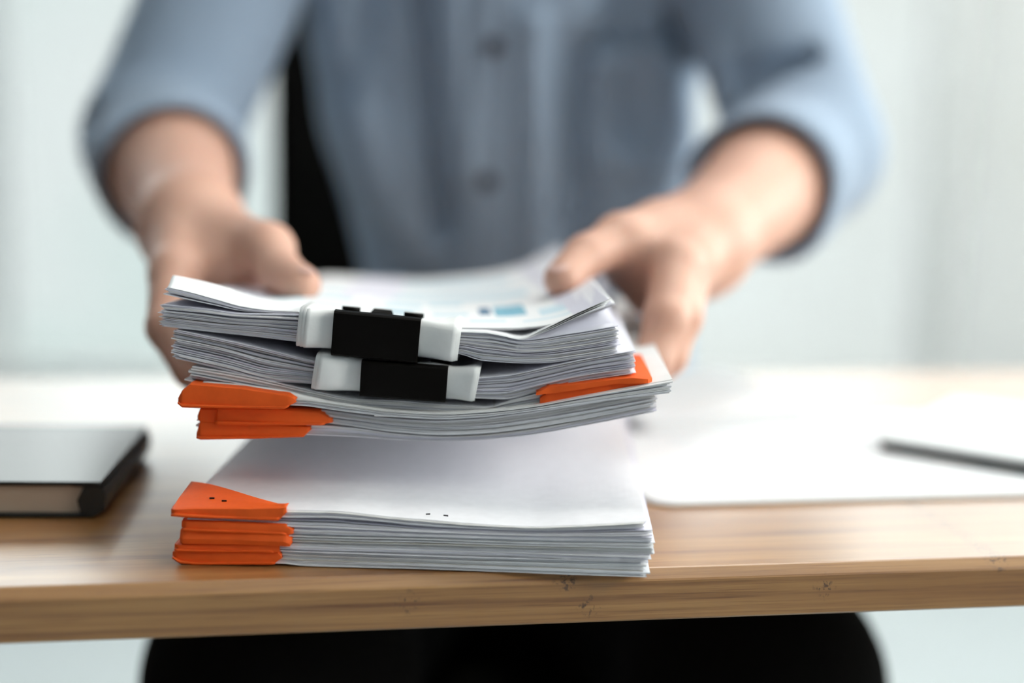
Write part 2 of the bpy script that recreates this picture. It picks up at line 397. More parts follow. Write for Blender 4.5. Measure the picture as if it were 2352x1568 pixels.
class Curve:
    def __init__(s, x, y):
        s.x, s.y = np.array(x), np.array(y)
        d = np.diff(s.y)/np.diff(s.x); m_ = np.zeros(len(s.x)); m_[0] = d[0]; m_[-1] = d[-1]
        for i in range(1, len(d)):
            m_[i] = 0 if d[i-1]*d[i] < 0 else 2*d[i-1]*d[i]/(d[i-1]+d[i]+1e-12)
        s.m = m_
    def __call__(s, q):
        q = np.asarray(q, float); i = np.clip(np.searchsorted(s.x, q)-1, 0, len(s.x)-2)
        h = s.x[i+1]-s.x[i]; t = (q-s.x[i])/h; tc = np.clip(t, 0, 1)
        r = (2*tc**3-3*tc**2+1)*s.y[i] + (tc**3-2*tc**2+tc)*h*s.m[i] + (-2*tc**3+3*tc**2)*s.y[i+1] + (tc**3-tc**2)*h*s.m[i+1]
        return r + np.where(t < 0, t*h*s.m[i], 0) + np.where(t > 1, (t-1)*h*s.m[i+1], 0)
    @property
    def lo(s): return s.x[0]
    @property
    def hi(s): return s.x[-1]

class Lin:
    def __init__(s, x, y): s.x, s.y = np.array(x), np.array(y)
    def __call__(s, q): return np.interp(q, s.x, s.y)
    @property
    def lo(s): return s.x[0]
    @property
    def hi(s): return s.x[-1]
VS = np.array([0, .006, .018, .04, .08, .14, .21, 1.0])
def sheets_mesh(name, parent, F, bot, top, n, shape, mat, seed=0, nu=56, length=.297, jf=.0005, ju=.0008, u0=None, u1=None, fill=.72, wob=.55, out=.08, vs=None):
    """n separate sheets between two curves; every sheet a thin slab with its own ragged front edge"""
    g = np.random.default_rng(seed)
    u0 = bot.lo if u0 is None else u0; u1 = bot.hi if u1 is None else u1
    us = np.linspace(u0, u1, nu+1); zb, zt = bot(us), top(us)
    # thickness weight of each sheet and of the gap above it, drifting along the edge
    wt = np.zeros((n, nu+1)); gp = np.zeros((n, nu+1)); x = np.linspace(0, 1, nu+1)
    for i in range(n):
        a = g.random(8)
        wt[i] = 1 + .25*np.sin(6*x*a[0]+6*a[1])
        big = 2.2 if g.random() < .14 else (.25 if g.random() < .5 else .7)
        gp[i] = (1-fill)/fill*big*(1 + wob*np.sin(9*x*(.4+a[2])+6*a[3]) + wob*.6*np.sin(23*x*(.4+a[4])+6*a[5])).clip(.05)
    tot = (wt+gp).sum(0) - gp[-1]
    cum = np.cumsum(wt+gp, 0) - (wt+gp)
    lo = zb + (zt-zb)*cum/tot; hi = zb + (zt-zb)*(cum+wt)/tot
    vv = (VS if vs is None else vs) if True else None
    vv = np.array([q if q < 1 else length for q in vv]); nv = len(vv)
    V = []; Fc = []
    for i in range(n):
        fo = g.normal(0, jf); fo += g.normal(0, jf*3.5) if g.random() < out else 0
        fo = max(fo, -.0011)
        tw = g.normal(0, jf*.8); du_ = g.normal(0, ju); k1, k2 = g.random(2)
        rag = g.normal(0, jf*.22, nu+1)*(g.random(nu+1) < .35)
        fr = fo + tw*(x-.5)*2 + .0004*np.sin(7*x*k1+6*k2) + rag
        base = len(V)
        for j, vq in enumerate(vv):
            w_ = 1 - smooth(np.array(vq/.03))
            vloc = vq + fr*w_
            for side in (0, 1):
                z = (lo, hi)[side][i]
                for a_ in range(nu+1):
                    V.append(F.pt(us[a_]+du_, vloc[a_], shape(us[a_], vloc[a_], z[a_], x[a_], i/(max(1, n-1)))))
        def I(j, s_, a_): return base + (j*2+s_)*(nu+1) + a_
        for j in range(nv-1):
            for a_ in range(nu):
                Fc.append((I(j,1,a_), I(j,1,a_+1), I(j+1,1,a_+1), I(j+1,1,a_)))
                Fc.append((I(j,0,a_), I(j+1,0,a_), I(j+1,0,a_+1), I(j,0,a_+1)))
            Fc.append((I(j,0,0), I(j,1,0), I(j+1,1,0), I(j+1,0,0)))
            Fc.append((I(j,0,nu), I(j+1,0,nu), I(j+1,1,nu), I(j,1,nu)))
        for a_ in range(nu):
            Fc.append((I(0,0,a_), I(0,0,a_+1), I(0,1,a_+1), I(0,1,a_)))
            Fc.append((I(nv-1,0,a_), I(nv-1,1,a_), I(nv-1,1,a_+1), I(nv-1,0,a_+1)))
    o = mesh(name, V, Fc, mat, parent, False)
    o['kind'] = 'stuff'
    return o

def cover(name, parent, F, top, bot, shape, corner='left', back=.06, proud=.0019, bulge=.0012, lip=0.0, m_=26, z_over=.0004, flap_frac=None):
    """orange card folded over a corner: top face, front face, under face, pointed at its inner end"""
    u0, u1 = min(top.lo, bot.lo), max(top.hi, bot.hi)
    us = np.unique(np.round(np.concatenate([np.linspace(u0, u1, m_+1), np.clip(top.x, u0, u1), np.clip(bot.x, u0, u1)]), 6)); m_ = len(us)-1; V = []; Fc = []
    sec_n = 9
    for k, u in enumerate(us):
        t = (u-u0)/(u1-u0); fr = t if corner == 'left' else 1-t
        zt, zb = float(top(np.clip(u, top.lo, top.hi))), float(bot(np.clip(u, bot.lo, bot.hi)))
        if zt < zb + .0006: zt = zb + .0006
        h = zt-zb; Lb = max(.004, back*(1-fr**1.3)) ; r = min(.12*h, .0006)
        edge = smooth(np.array(fr/.05)); pr = proud*(.45+.55*float(edge)) + .00022*math.sin(130*u+zt*900) + .0001*math.sin(410*u)
        zt += z_over; zb -= z_over*.6
        # the front face ends where the outline of top and bottom curves says so
        cs = [(Lb, zt), (Lb*.35, zt+.0002), (.0012, zt), (-pr*.8, zt-r*.35), (-pr, zt-r), (-pr-bulge*min(1, h/.004)*.6, zb+h*.45), (-pr-bulge*.4, zb+r*.6), (-pr*.3, zb), (Lb, zb)]
        for (vq, z) in cs: V.append(F.pt(u, vq, shape(u, max(vq, 0), z, (u-u0)/(u1-u0), 1)))
    for k in range(m_):
        for s in range(sec_n-1):
            Fc.append((k*sec_n+s, k*sec_n+s+1, (k+1)*sec_n+s+1, (k+1)*sec_n+s))
    k0 = 0 if corner == 'left' else m_
    Fc.append(tuple(k0*sec_n+s for s in range(sec_n)))
    o = mesh(name, V, Fc, M['orange'], parent, True); o.data.set_sharp_from_angle(angle=math.radians(28))
    mod(o, 'SOLIDIFY', thickness=.0003, offset=0)
    if lip:
        # second layer of the fold: a narrow strip lying along the bottom edge
        V = []; Fc = []
        a, b = u0 + (u1-u0)*.01, u1 - (u1-u0)*.06; m_ = 26
        for k, u in enumerate(np.linspace(a, b, m_+1)):
            t = k/m_; zb = float(bot(np.clip(u, bot.lo, bot.hi)))
            hh = lip*(1 + .25*math.sin(5*t+2)) * (1 if 0 < k < m_ else .25)
            e = proud + bulge*.6 + .0009 + .0005*math.sin(t*4+1)
            for (vq, z) in ((-.0002, zb-.0002), (-e*.9, zb-.0003), (-e, zb+hh*.5), (-e+.0003, zb+hh), (-proud*.7, zb+hh*.9)):
                V.append(F.pt(u, vq, z))
        for k in range(m_):
            for s in range(4): Fc.append((k*5+s, k*5+s+1, (k+1)*5+s+1, (k+1)*5+s))
        q = mesh('fold_lip', V, Fc, M['orange'], o, True); q.data.set_sharp_from_angle(angle=math.radians(28)); mod(q, 'SOLIDIFY', thickness=.0003, offset=0)
    return o

def bundle(name, label, group): return thing(name, label, 'paper bundle', group)

# ---------- lower pile, lying on the desk
PL_, PR_ = PZ(405, 1290), PZ(1480, 1326)
FL = Frame(PL_, PR_)
low_curves = [   # (bottom, top) of each bundle along its front edge, from the desk up
    ([(405,1289),(640,1291),(700,1297),(1000,1306),(1200,1314),(1480,1327)], [(405,1264),(640,1266),(700,1269),(1000,1279),(1200,1284),(1490,1293)]),
    ([(408,1263),(640,1265),(700,1268),(1000,1278),(1200,1283),(1490,1292)], [(408,1248),(640,1250),(700,1252),(1000,1259),(1200,1265),(1500,1272)]),
    ([(415,1247),(640,1249),(700,1251),(1000,1258),(1200,1264),(1500,1271)], [(415,1216),(640,1223),(700,1226),(1000,1233),(1200,1239),(1502,1243)]),
    ([(420,1213),(640,1221),(700,1224),(1000,1232),(1200,1238),(1495,1242)], [(420,1183),(640,1194),(760,1197),(850,1204),(1000,1215),(1200,1221),(1490,1217)]),
    ([(400,1180),(640,1189),(760,1190),(860,1197),(1000,1210),(1200,1219),(1480,1214)], [(402,1176),(440,1174),(560,1172),(660,1171),(760,1173),(900,1187),(1000,1195),(1100,1203),(1200,1208),(1320,1205),(1476,1197)]),
]
flat = [(0, .0052), (.0052, .0085), (.0086, .0140), (.0141, .0190), (.0192, .0225)]
def low_shape(k):
    z0f, z1f = DESK_Z + .0004 + flat[k][0], DESK_Z + .0004 + flat[k][1]
    bot, top = LC[k]
    def s(u, v, z, x, si):
        z = max(z, DESK_Z + .0003)
        a, b = float(bot(u)), float(top(u)); t = min(max((z-a)/max(b-a, 1e-5), 0), 1)
        w = float(smooth(np.array(v/.11)))
        return z*(1-w) + (z0f + (z1f-z0f)*t)*w
    return s
LC = [(FL.curve(b), FL.curve(t)) for b, t in low_curves]
low_lab = ['paper bundle with orange folded corner lying directly on the desk, bottom of the lower pile',
           'thin paper bundle with a narrow orange corner fold, second up from the desk',
           'paper bundle with a plump creased orange corner, middle of the lower pile',
           'paper bundle whose white sheets show above its orange corner, second from top of lower pile',
           'topmost bundle of the lower pile with a broad stapled orange corner and blank top sheet']
nsh = [15, 10, 16, 12, 8]
LOW = []
for k in range(5):
    t = bundle('paper_bundle', low_lab[k], 'orange-cornered bundles in the lower pile')
    LOW.append(t)
    sheets_mesh('sheet_block', t, FL, LC[k][0], LC[k][1], nsh[k], low_shape(k), M['paper_old'] if k in (0, 2) else M['paper'], seed=30+k, jf=.0006, ju=.0009, out=.15, fill=.74, nu=64, u0=max(LC[k][0].lo, LC[k][1].lo)+.0032)
# covers of the lower pile
FL2 = FL
def cov(t, F, tp, bp, shp, **kw): return cover('orange_corner', t, F, F.lin(tp), F.lin(bp), shp, **kw)
flatshape = lambda u, v, z, x, si: max(z, DESK_Z+.0002)
cov(LOW[0], FL, [(398,1268),(410,1263),(640,1267),(649,1276)], [(398,1272),(415,1285),(450,1289),(632,1290),(649,1277)], flatshape, back=.05, lip=.0007)
cov(LOW[1], FL, [(403,1249),(640,1251),(645,1252)], [(403,1254),(410,1259),(632,1263),(645,1262)], flatshape, back=.05, lip=.0006)
cov(LOW[2], FL, [(417,1215),(500,1216),(655,1222),(673,1238)], [(417,1243),(560,1246),(668,1249),(673,1240)], flatshape, back=.05, proud=.0022, bulge=.0022)
cov(LOW[3], FL, [(420,1196),(500,1197),(655,1204),(676,1218)], [(419,1208),(430,1212),(560,1217),(665,1223),(676,1220)], flatshape, back=.05, lip=.0007)
# broad stapled corner on the topmost bundle
def top_corner():
    a = FL.lin([(395,1173),(440,1171),(560,1170),(660,1168)]); b = FL.lin([(395,1178),(430,1181),(560,1186),(640,1190),(660,1170)])
    def shp(u, v, z, x, si):
        # the card follows the lifted corner of the sheets
        return z + (.0030*(1-x)**1.2) * float(smooth(np.array(v/.03))) * (1 - .35*float(smooth(np.array((v-.03)/.04))))
    c = cover('orange_corner', LOW[4], FL, a, b, shp, back=.034, lip=.0008, proud=.0020, bulge=.0006, m_=30, z_over=.0012)
    for (px, py) in ((487,1146), (515,1152)):
        hb = BVHTree.FromPolygons([tuple(w.co) for w in c.data.vertices], [tuple(w.vertices) for w in c.data.polygons])
        q = hb.ray_cast(Vector(C0), Vector(ray(px, py)).normalized())[0]
        if q is None: continue
        q = np.array(q)
        v_, f_ = box_vf((-.0011, -.0003, -.0006), (.0011, .0003, .0008))
        s = mesh('staple', [(q[0]+p[0], q[1]+p[1], q[2]+p[2]) for p in v_], f_, M['staple'], c)
top_corner()
for (px, py, ln, rot) in ((983,1184.5,.0020,.3), (1024,1186.5,.0022,-.2)):
    u, z = FL.uz(px, py, .008); q = FL.pt(u, .008, float(LC[4][1](u)) + .0002)
    v_, f_ = box_vf((-ln/2, -.0003, -.0003), (ln/2, .0003, .0003))
    mesh('staple', [(q[0]+p[0]*math.cos(rot), q[1]+p[1]+p[0]*math.sin(rot), q[2]+p[2]) for p in v_], f_, M['staple'], LOW[4])

# ---------- held pile
HD = .656
FH = Frame(P(372, 745, HD), P(1414, 790, HD))
slope_l, slope_r = -.070, -.012
def held_shape(u, v, z, x, si):
    w = np.clip(u/.205, -.1, 1.1)
    return z + (slope_l + (slope_r-slope_l)*w**2) * v
def held(name, label, group, bpx, tpx, n, mat, seed, F=None, **kw):
    F = F or FH
    t = bundle(name, label, group)
    sheets_mesh('sheet_block', t, F, F.curve(bpx), F.curve(tpx), n, held_shape, mat, seed=seed, **kw)
    return t
H6 = held('paper_bundle', 'lowest held bundle with an orange corner at its left end', 'orange-cornered bundles held in the hands',
     [(456,1001),(700,998),(800,1002),(960,1012),(1050,1012),(1200,1001),(1350,976),(1500,947)], [(456,972),(715,976),(800,982),(900,996),(1000,1003),(1100,1000),(1200,990),(1350,964),(1500,932)], 11, M['paper'], 61, jf=.0005, fill=.85)
H5 = held('paper_bundle', 'held bundle with a double-folded orange corner, second from the bottom', 'orange-cornered bundles held in the hands',
     [(457,968),(715,970),(800,978),(900,992),(1000,999),(1100,996),(1200,985),(1350,960),(1500,930)], [(460,936),(720,940),(800,950),(900,962),(1000,968),(1100,964),(1200,952),(1350,928),(1500,904)], 13, M['paper_old'], 62, jf=.0007, ju=.0012, out=.2, fill=.80)
FH4 = Frame(P(415, 915, HD), P(1538, 880, HD-.004))
H4 = held('paper_bundle', 'wide held bundle with orange left corner and sheets jutting out furthest right', 'orange-cornered bundles held in the hands',
     [(415,928),(680,930),(800,945),(900,956),(1000,962),(1100,958),(1200,947),(1350,926),(1538,903)], [(418,905),(680,915),(800,930),(900,943),(1000,948),(1100,944),(1200,934),(1350,906),(1538,872)], 12, M['paper_old'], 63, F=FH4, jf=.0006, ju=.0012, out=.2, fill=.80)
H3 = held('paper_bundle', 'worn held bundle with torn edges and an orange cover at its right end', 'orange-cornered bundles held in the hands',
     [(437,872),(520,890),(600,903),(700,920),(800,936),(907,946),(1000,950),(1100,946),(1200,936),(1300,921),(1458,898)], [(437,840),(520,853),(584,866),(731,900),(819,916),(907,919),(960,924),(1050,931),(1110,935),(1170,918),(1230,903),(1330,884),(1458,866)], 13, M['paper_old'], 64, jf=.0008, ju=.0015, out=.25, fill=.80, u0=.013)
H2 = held('paper_bundle', 'thick white paper bundle held by the lower binder clip', 'clipped bundles held in the hands',
     [(402,822),(525,851),(628,875),(712,880),(830,898),(950,912),(1030,916),(1096,915),(1155,918),(1230,901),(1320,880),(1450,860)], [(408,758),(525,783),(613,803),(716,828),(830,850),(950,866),(1030,868),(1096,866),(1170,859),(1260,840),(1350,821),(1451,804)], 36, M['paper'], 65, fill=.58, wob=.7, jf=.0005, out=.12, nu=64, ju=.0010)
H1 = held('paper_bundle', 'thick white paper bundle held by the upper binder clip', 'clipped bundles held in the hands',
     [(373,749),(467,760),(569,771),(672,783),(780,795),(900,808),(1000,813),(1050,812),(1110,828),(1200,834),(1260,833),(1320,825),(1414,810)], [(370,699),(467,709),(555,720),(675,722),(780,735),(900,752),(1000,762),(1050,764),(1110,765),(1155,772),(1194,780),(1230,778),(1290,768),(1350,759),(1419,747)], 35, M['paper'], 66, fill=.58, wob=.7, jf=.0004, out=.12, nu=64, ju=.0009)
# orange covers of the held pile
oA = cov(H4, FH4, [(411,915),(422,895),(440,880),(560,890),(665,906),(682,917)], [(411,918),(424,929),(560,931),(655,934),(682,919)], held_shape, back=.05, lip=.0009, proud=.0028)
oB = cov(H5, FH, [(455,955),(462,938),(500,938),(560,942)], [(455,960),(462,966),(500,968),(560,969)], held_shape, back=.05, proud=.0016, bulge=.0004)
oB2 = cov(H5, FH, [(494,962),(502,935),(640,936),(735,944),(766,963)], [(494,966),(520,968),(740,970),(766,964)], held_shape, back=.03, proud=.0032, bulge=.0014, lip=.0010)
oC = cov(H6, FH, [(453,995),(462,966),(560,971),(700,977),(716,981)], [(453,999),(465,1003),(600,1001),(700,998),(716,982)], held_shape, back=.05, lip=.0008, proud=.0022)
# orange cover at the right end of the worn bundle
oD = cover('orange_corner', H3, FH, FH.lin([(1240,912),(1264,893),(1410,875),(1496,869)]), FH.lin([(1240,925),(1350,909),(1457,889),(1496,876)]), held_shape, corner='right', back=.05, proud=.0035, bulge=.001)
oD2 = cover('orange_flap', H3, FH, FH.lin([(1231,898),(1258,886),(1350,875),(1450,863),(1496,868)]), FH.lin([(1231,900),(1276,896),(1410,875),(1496,873)]), held_shape, corner='right', back=.06, proud=.0055, bulge=.0004)
# white flap folded over the left of the worn bundle
def strip(name, parent, F, tp, bp, v0, mat, thick=.0003, n=24, back=.0):
    a, b = F.curve(tp), F.curve(bp); us = np.linspace(max(a.lo, b.lo), min(a.hi, b.hi), n+1); V = []; Fc = []
    for u in us:
        zt, zb = float(a(u)), float(b(u)); zt = max(zt, zb+.0002)
        V += [F.pt(u, v0+.0016, zt+.0002), F.pt(u, v0, zt-.15*(zt-zb)), F.pt(u, v0-.0006, (zt+zb)/2), F.pt(u, v0, zb)]
    for k in range(n):
        for s in range(3): Fc.append((k*4+s, k*4+s+1, k*4+s+5, k*4+s+4))
    o = mesh(name, V, Fc, mat, parent, True); mod(o, 'SOLIDIFY', thickness=thick, offset=0); return o
strip('torn_flap', H3, FH, [(470,874),(520,878),(640,892),(700,905),(790,926)], [(470,876),(497,901),(560,903),(640,906),(700,917),(790,932)], -.0036, M['card'])
strip('torn_flap', H4, FH, [(862,941),(900,943),(1000,945)], [(862,951),(930,952),(1000,947)], -.0040, M['card'])

# printed sheets lying on the top clipped bundle
FH0 = Frame(P(384, 690, HD-.001), P(1412, 735, HD+.012))
def top_doc():
    t = thing('chart_document', 'printed sheets with pale blue charts lying on top of the held pile', 'document')
    tp = [(384,661),(430,671),(500,690),(560,706),(620,714),(675,717),(780,729),(900,745),(1000,753),(1059,754),(1170,755),(1230,751),(1290,741),(1350,722),(1412,696)]
    bt = [(385,678),(430,688),(500,702),(560,714),(620,718),(675,720.5),(780,733),(900,749),(1000,757),(1059,758),(1170,758.5),(1230,754),(1290,744),(1350,725),(1412,699)]
    A, B = FH0.curve(tp), FH0.curve(bt)
    def shp(u, v, z, x, si):
        base = held_shape(u, v, z, x, si)
        return base - .010*float(smooth(np.array(v/.12)))*max(0, 1-u/.05)
    sheets_mesh('sheet_block', t, FH0, B, A, 7, shp, M['paper'], seed=80, jf=.0004, ju=.0006, nu=56, fill=.6, wob=.6)
    # the printed top sheet, its front left corner swelling upwards
    nu, nv = 105, 74; us = np.linspace(A.lo, A.hi, nu+1); vs_ = np.concatenate([np.linspace(0, .04, 17), np.linspace(.044, .297, nv-16)])
    zs = A(us)+.0003; V = []; Fc = []; mi = []
    for v in vs_:
        for a_, u in enumerate(us):
            q = max(0, 1-u/.062)
            bump = .0052*min(1, q*1.6)*float(smooth(np.array(v/.016)))*(1-float(smooth(np.array((v-.02)/.07))))
            V.append(FH0.pt(u, v, shp(u, v, zs[a_], a_/nu, 1) + bump))
    # charts, as printed blocks on the sheet (u, v, in mm): u0, u1, v0, v1, ink
    ink = [(118,205,9,11,1), (72,100,24,33,1),(112,132,22,31,2),(140,158,24,33,1),(165,196,20,26,1),(60,84,52,62,1),(92,112,54,66,2),(122,140,52,64,1),(146,152,56,90,3),(154,170,50,92,2),
           (96,116,84,104,1),(60,80,92,116,1),(120,138,96,116,1),(98,176,128,160,1),(60,90,140,170,1),(176,196,34,60,1),(40,56,70,100,1),(66,180,190,194,1),(80,170,210,240,1),(100,150,250,262,1)]
    for j in range(nv):
        for a_ in range(nu):
            Fc.append((j*(nu+1)+a_, j*(nu+1)+a_+1, (j+1)*(nu+1)+a_+1, (j+1)*(nu+1)+a_))
            uc, vc = (us[a_]+us[a_+1])*500, (vs_[j]+vs_[j+1])*500
            mi.append(next((k for (p, q, r, s, k) in ink if p <= uc <= q and r <= vc <= s), 0))
    o = mesh('printed_sheet', V, Fc, [M['sheet'], M['print_light'], M['print_mid'], M['print_dark']], t, True, mi)
    mod(o, 'SOLIDIFY', thickness=.00012, offset=-1)
    return t
top_doc()
# sheets of the upper bundle lifted at the right front corner
def lifted():
    top = FH.curve([(1050,763),(1110,765),(1155,772),(1194,779),(1230,777),(1290,767),(1350,758),(1419,746)])
    for k, (dz, off) in enumerate(((0, 0), (.0007, .0012), (.0013, .0022))):
        lift = FH.curve([(1050,762),(1110,764),(1155,771),(1194,780),(1250,757),(1320,723),(1403,686)])
        us = np.linspace(top.lo, lift.hi - off, 41); vs_ = np.linspace(0, .10, 21); V = []; Fc = []
        for v in vs_:
            for u in us:
                z0 = float(top(u)); dl = max(0, float(lift(u)) - z0)
                x = np.clip(u/.205, 0, 1)
                V.append(FH.pt(u + .0015*v/.1, v - .001*k, held_shape(u, v, z0, x, 1) + .0003 + dl*max(0, 1-v/.07)**1.3 - dz*min(1, dl/.005)))
        for j in range(20):
            for a_ in range(40): Fc.append((j*41+a_, j*41+a_+1, (j+1)*41+a_+1, (j+1)*41+a_))
        o = mesh('lifted_sheet', V, Fc, M['sheet'], H1, True); mod(o, 'SOLIDIFY', thickness=.00014, offset=0)
lifted()

# ---------- card strips and binder clips on the two clipped bundles
def wrap(label, group, tl, bl, tr, br, layers, clipu, F=FH):
    t = thing('card_wrap', label, 'card strip', group)
    (u0, zt0), (_, zb0) = F.uz(*tl), F.uz(*bl); (u1, zt1), (_, zb1) = F.uz(*tr), F.uz(*br)
    c0, c1 = clipu
    for L_ in range(layers):
        ins = L_*.0016; n = 34; rings = []
        ua, ub = u0 - .0002 + ins*(1.0 if layers > 1 else 0), u1 - ins*.6
        V = []; Fc = []
        for k in range(n+1):
            x = k/n; u = ua + (ub-ua)*x
            zt = zt0 + (zt1-zt0)*(u-u0)/(u1-u0) - .0; zb = zb0 + (zb1-zb0)*(u-u0)/(u1-u0)
            # pinched flat between the jaws, rounder away from them
            dist = max(c0-u, u-c1, 0); fl = float(smooth(np.array(dist/.016)))
            e = .0022 + .0030*fl + L_*.00035
            zt += L_*.0003 - .0006*(1-fl) + .0004*math.sin(u*310+L_); zb -= L_*.0003 - .0006*(1-fl)
            zc, hh = (zt+zb)/2, (zt-zb)/2; lean = F.uz(*tl)[0]-F.uz(*bl)[0]
            for a_ in range(15):
                hb = hh - .0048*(1-fl)
                if a_ == 0: q = (.030, hb)
                elif a_ == 14: q = (.030, -hb)
                else:
                    th = math.pi/2 - math.pi*(a_-1)/12
                    sx = math.copysign(abs(math.cos(th))**.45, math.cos(th)); sz = math.copysign(abs(math.sin(th))**.55, math.sin(th))
                    q = (.004 - (e+.004)*sx, hh*sz)
                V.append(F.pt(u + lean*q[1]/(2*hh), q[0], held_shape(u, max(q[0], 0), zc+q[1], 0, 0)))
        for k in range(n):
            for s in range(14): Fc.append((k*15+s, k*15+s+1, (k+1)*15+s+1, (k+1)*15+s))
        o = mesh('card_layer', V, Fc, M['card'], t, True); mod(o, 'SOLIDIFY', thickness=.00030, offset=0)
    return t
def clip(label, group, tl, tr, bl, br, F=FH, v0=-.0062, drop=.0):
    t = thing('binder_clip', label, 'binder clip', group)
    c = np.array([F.pt(*((lambda q: (q[0], v0, q[1]))(F.uz(*p, v0)))) for p in (tl, tr, br, bl)])
    ex = (c[1]-c[0]+c[2]-c[3])/2; w = np.linalg.norm(ex); ex /= w
    ez = (c[0]-c[3]+c[1]-c[2])/2; h = np.linalg.norm(ez); ez /= h
    ey = np.cross(ez, ex); ey /= np.linalg.norm(ey); ez = np.cross(ex, ey)
    o = c.mean(0)
    def L(x, y, z): return o + ex*x + ey*y + ez*z
    th = .0007; d = .024; r = .004; zj = h/2 - .0036
    prof = []      # C-shaped section of the sprung body: lower jaw, spine, upper jaw
    for (y, z) in [(d, -zj), (.004, -h/2), (.001, -h/2+.0003), (0, -h/2+.0012), (0, h/2-.0012), (.001, h/2-.0003), (.004, h/2), (d, zj)]: prof.append((y, z))
    V = [L(x, y, z) for x in (-w/2, w/2) for (y, z) in prof]; n = len(prof)
    Fc = [(i, i+1, n+i+1, n+i) for i in range(n-1)]
    b = mesh('clip_body', V, Fc, M['clip'], t, False); mod(b, 'SOLIDIFY', thickness=th, offset=1); mod(b, 'BEVEL', width=.00025, segments=2)
    for sgn in (1, -1):
        for (xa, xb) in ((-w/2+.001, -w/2+.0095), (w/2-.0095, w/2-.0002)):
            rings = [[L(x, d + .0014*math.cos(a_), sgn*(zj+.0010) + .0014*math.sin(a_)) for a_ in np.linspace(0, 2*math.pi, 13)[:-1]] for x in (xa, xb)]
            v_, f_ = loft(rings); mesh('hinge_barrel', v_, f_, M['clip'], b, True)
        V = [L(x, d + y, sgn*(zj + z)) for (x, y, z) in [(-.0055, -.001, 0), (.0055, -.001, 0), (.0042, .003, .0016), (-.0042, .003, .0016), (-.0055, -.001, .0006), (.0055, -.001, .0006), (.0042, .003, .0022), (-.0042, .003, .0022)]]
        mesh('jaw_tab', V, box_vf((0,0,0),(1,1,1))[1], M['clip'], b)
    return t
uC1 = (FH.uz(762, 760)[0], FH.uz(966, 780)[0]); uC2 = (FH.uz(826, 860)[0], FH.uz(1028, 880)[0])
wrap('folded white card strip gripped by the upper binder clip', 'card strips under the clips', (688,705), (678,793), (1057,745), (1045,827), 3, uC1)
wrap('folded white card strip gripped by the lower binder clip', 'card strips under the clips', (724,810), (711,891), (1098,846), (1092,920), 2, uC2)
clip('upper black binder clip on the edge of the held papers', 'black binder clips', (769,712), (972,733), (757,818), (953,836))
clip('lower black binder clip resting on the worn bundle', 'black binder clips', (832,828), (1032,843), (823,911), (1021,927))

# ------------------------------------------------------------------ things on the desk
# black notebook at the left
nb = thing('notebook', 'thick black hardcover notebook with cream pages on the desk at far left', 'notebook')
a = PZ(216, 1191)[:2]; b_ = PZ(-60, 1183)[:2]; c_ = PZ(306, 1035)[:2]
ex = (a-b_)/np.linalg.norm(a-b_); _t = math.radians(5); ex = np.array([ex[0]*math.cos(_t)-ex[1]*math.sin(_t), ex[0]*math.sin(_t)+ex[1]*math.cos(_t)]); ey = np.array([-ex[1], ex[0]]); NL, NW = .122, .17; NT = .0185
def nbp(x, y): return a + ex*x + ey*y
def nb_block(name, x0, x1, y0, y1, z0, z1, mat, bev=.0):
    return prism(name, [nbp(x0,y0), nbp(x1,y0), nbp(x1,y1), nbp(x0,y1)], DESK_Z+z0, DESK_Z+z1, mat, nb, bev)
nb_block('back_cover', -NW, .0, 0, NL, .0003, .0025, M['black'], .0006)
nb_block('page_block', -NW+.003, -.006, .003, NL-.003, .0025, NT-.0022, M['pages'])
nb_block('front_cover', -NW, .004, 0, NL, NT-.0022, NT, M['black'], .0006)
rings = []
for y in (0, NL):
    rings.append([(*nbp(x, y), DESK_Z+z) for (x, z) in [(-.010, .0026), (-.0065, .0028), (-.008, NT/2), (-.0045, NT-.0023), (-.010, NT-.0022), (.0, NT-.0022), (.0045, NT-.003), (.0060, NT*.6), (.0050, .004), (.0, .0008), (-.004, .0026)]])
v, f = loft(rings); mesh('spine', v, f, M['black'], nb, False)
# printed page with rounded corner at the right
def rounded(pts, r, seg=8):
    out = []; n = len(pts)
    for i in range(n):
        p0, p1, p2 = np.array(pts[i-1]), np.array(pts[i]), np.array(pts[(i+1) % n]); a_ = (p0-p1)/np.linalg.norm(p0-p1); b2 = (p2-p1)/np.linalg.norm(p2-p1)
        s, e = p1+a_*r, p1+b2*r
        for k in range(seg+1):
            t = k/seg; out.append((1-t)**2*s + 2*t*(1-t)*p1 + t*t*e)
    return out
q0, q1 = PZ(1492, 1166)[:2], PZ(2352, 1143)[:2]
eu = (q1-q0)/np.linalg.norm(q1-q0); ev = np.array([-eu[1], eu[0]])
sh = thing('writing_pad', 'large white writing pad with rounded corner lying right of the lower pile', 'writing pad')
poly = rounded([q0, q0+eu*.36, q0+eu*.36+ev*.20, q0+ev*.20], .016)
prism('backing', poly, DESK_Z+.0003, DESK_Z+.0016, M['white_plastic'], sh, .0004)
prism('top_page', rounded([q0+eu*.002+ev*.002, q0+eu*.358+ev*.002, q0+eu*.358+ev*.198, q0+eu*.002+ev*.198], .015), DESK_Z+.0016, DESK_Z+.0030, M['sheet'], sh, .0003)
for k in range(9):
    a_ = q0 + eu*.05 + ev*(.030+.016*k); ln = .24 - .05*(k % 3)
    prism('printed_line', [a_, a_+eu*ln, a_+eu*ln+ev*.0022, a_+ev*.0022], DESK_Z+.00302, DESK_Z+.0031, M['print_light'], sh)
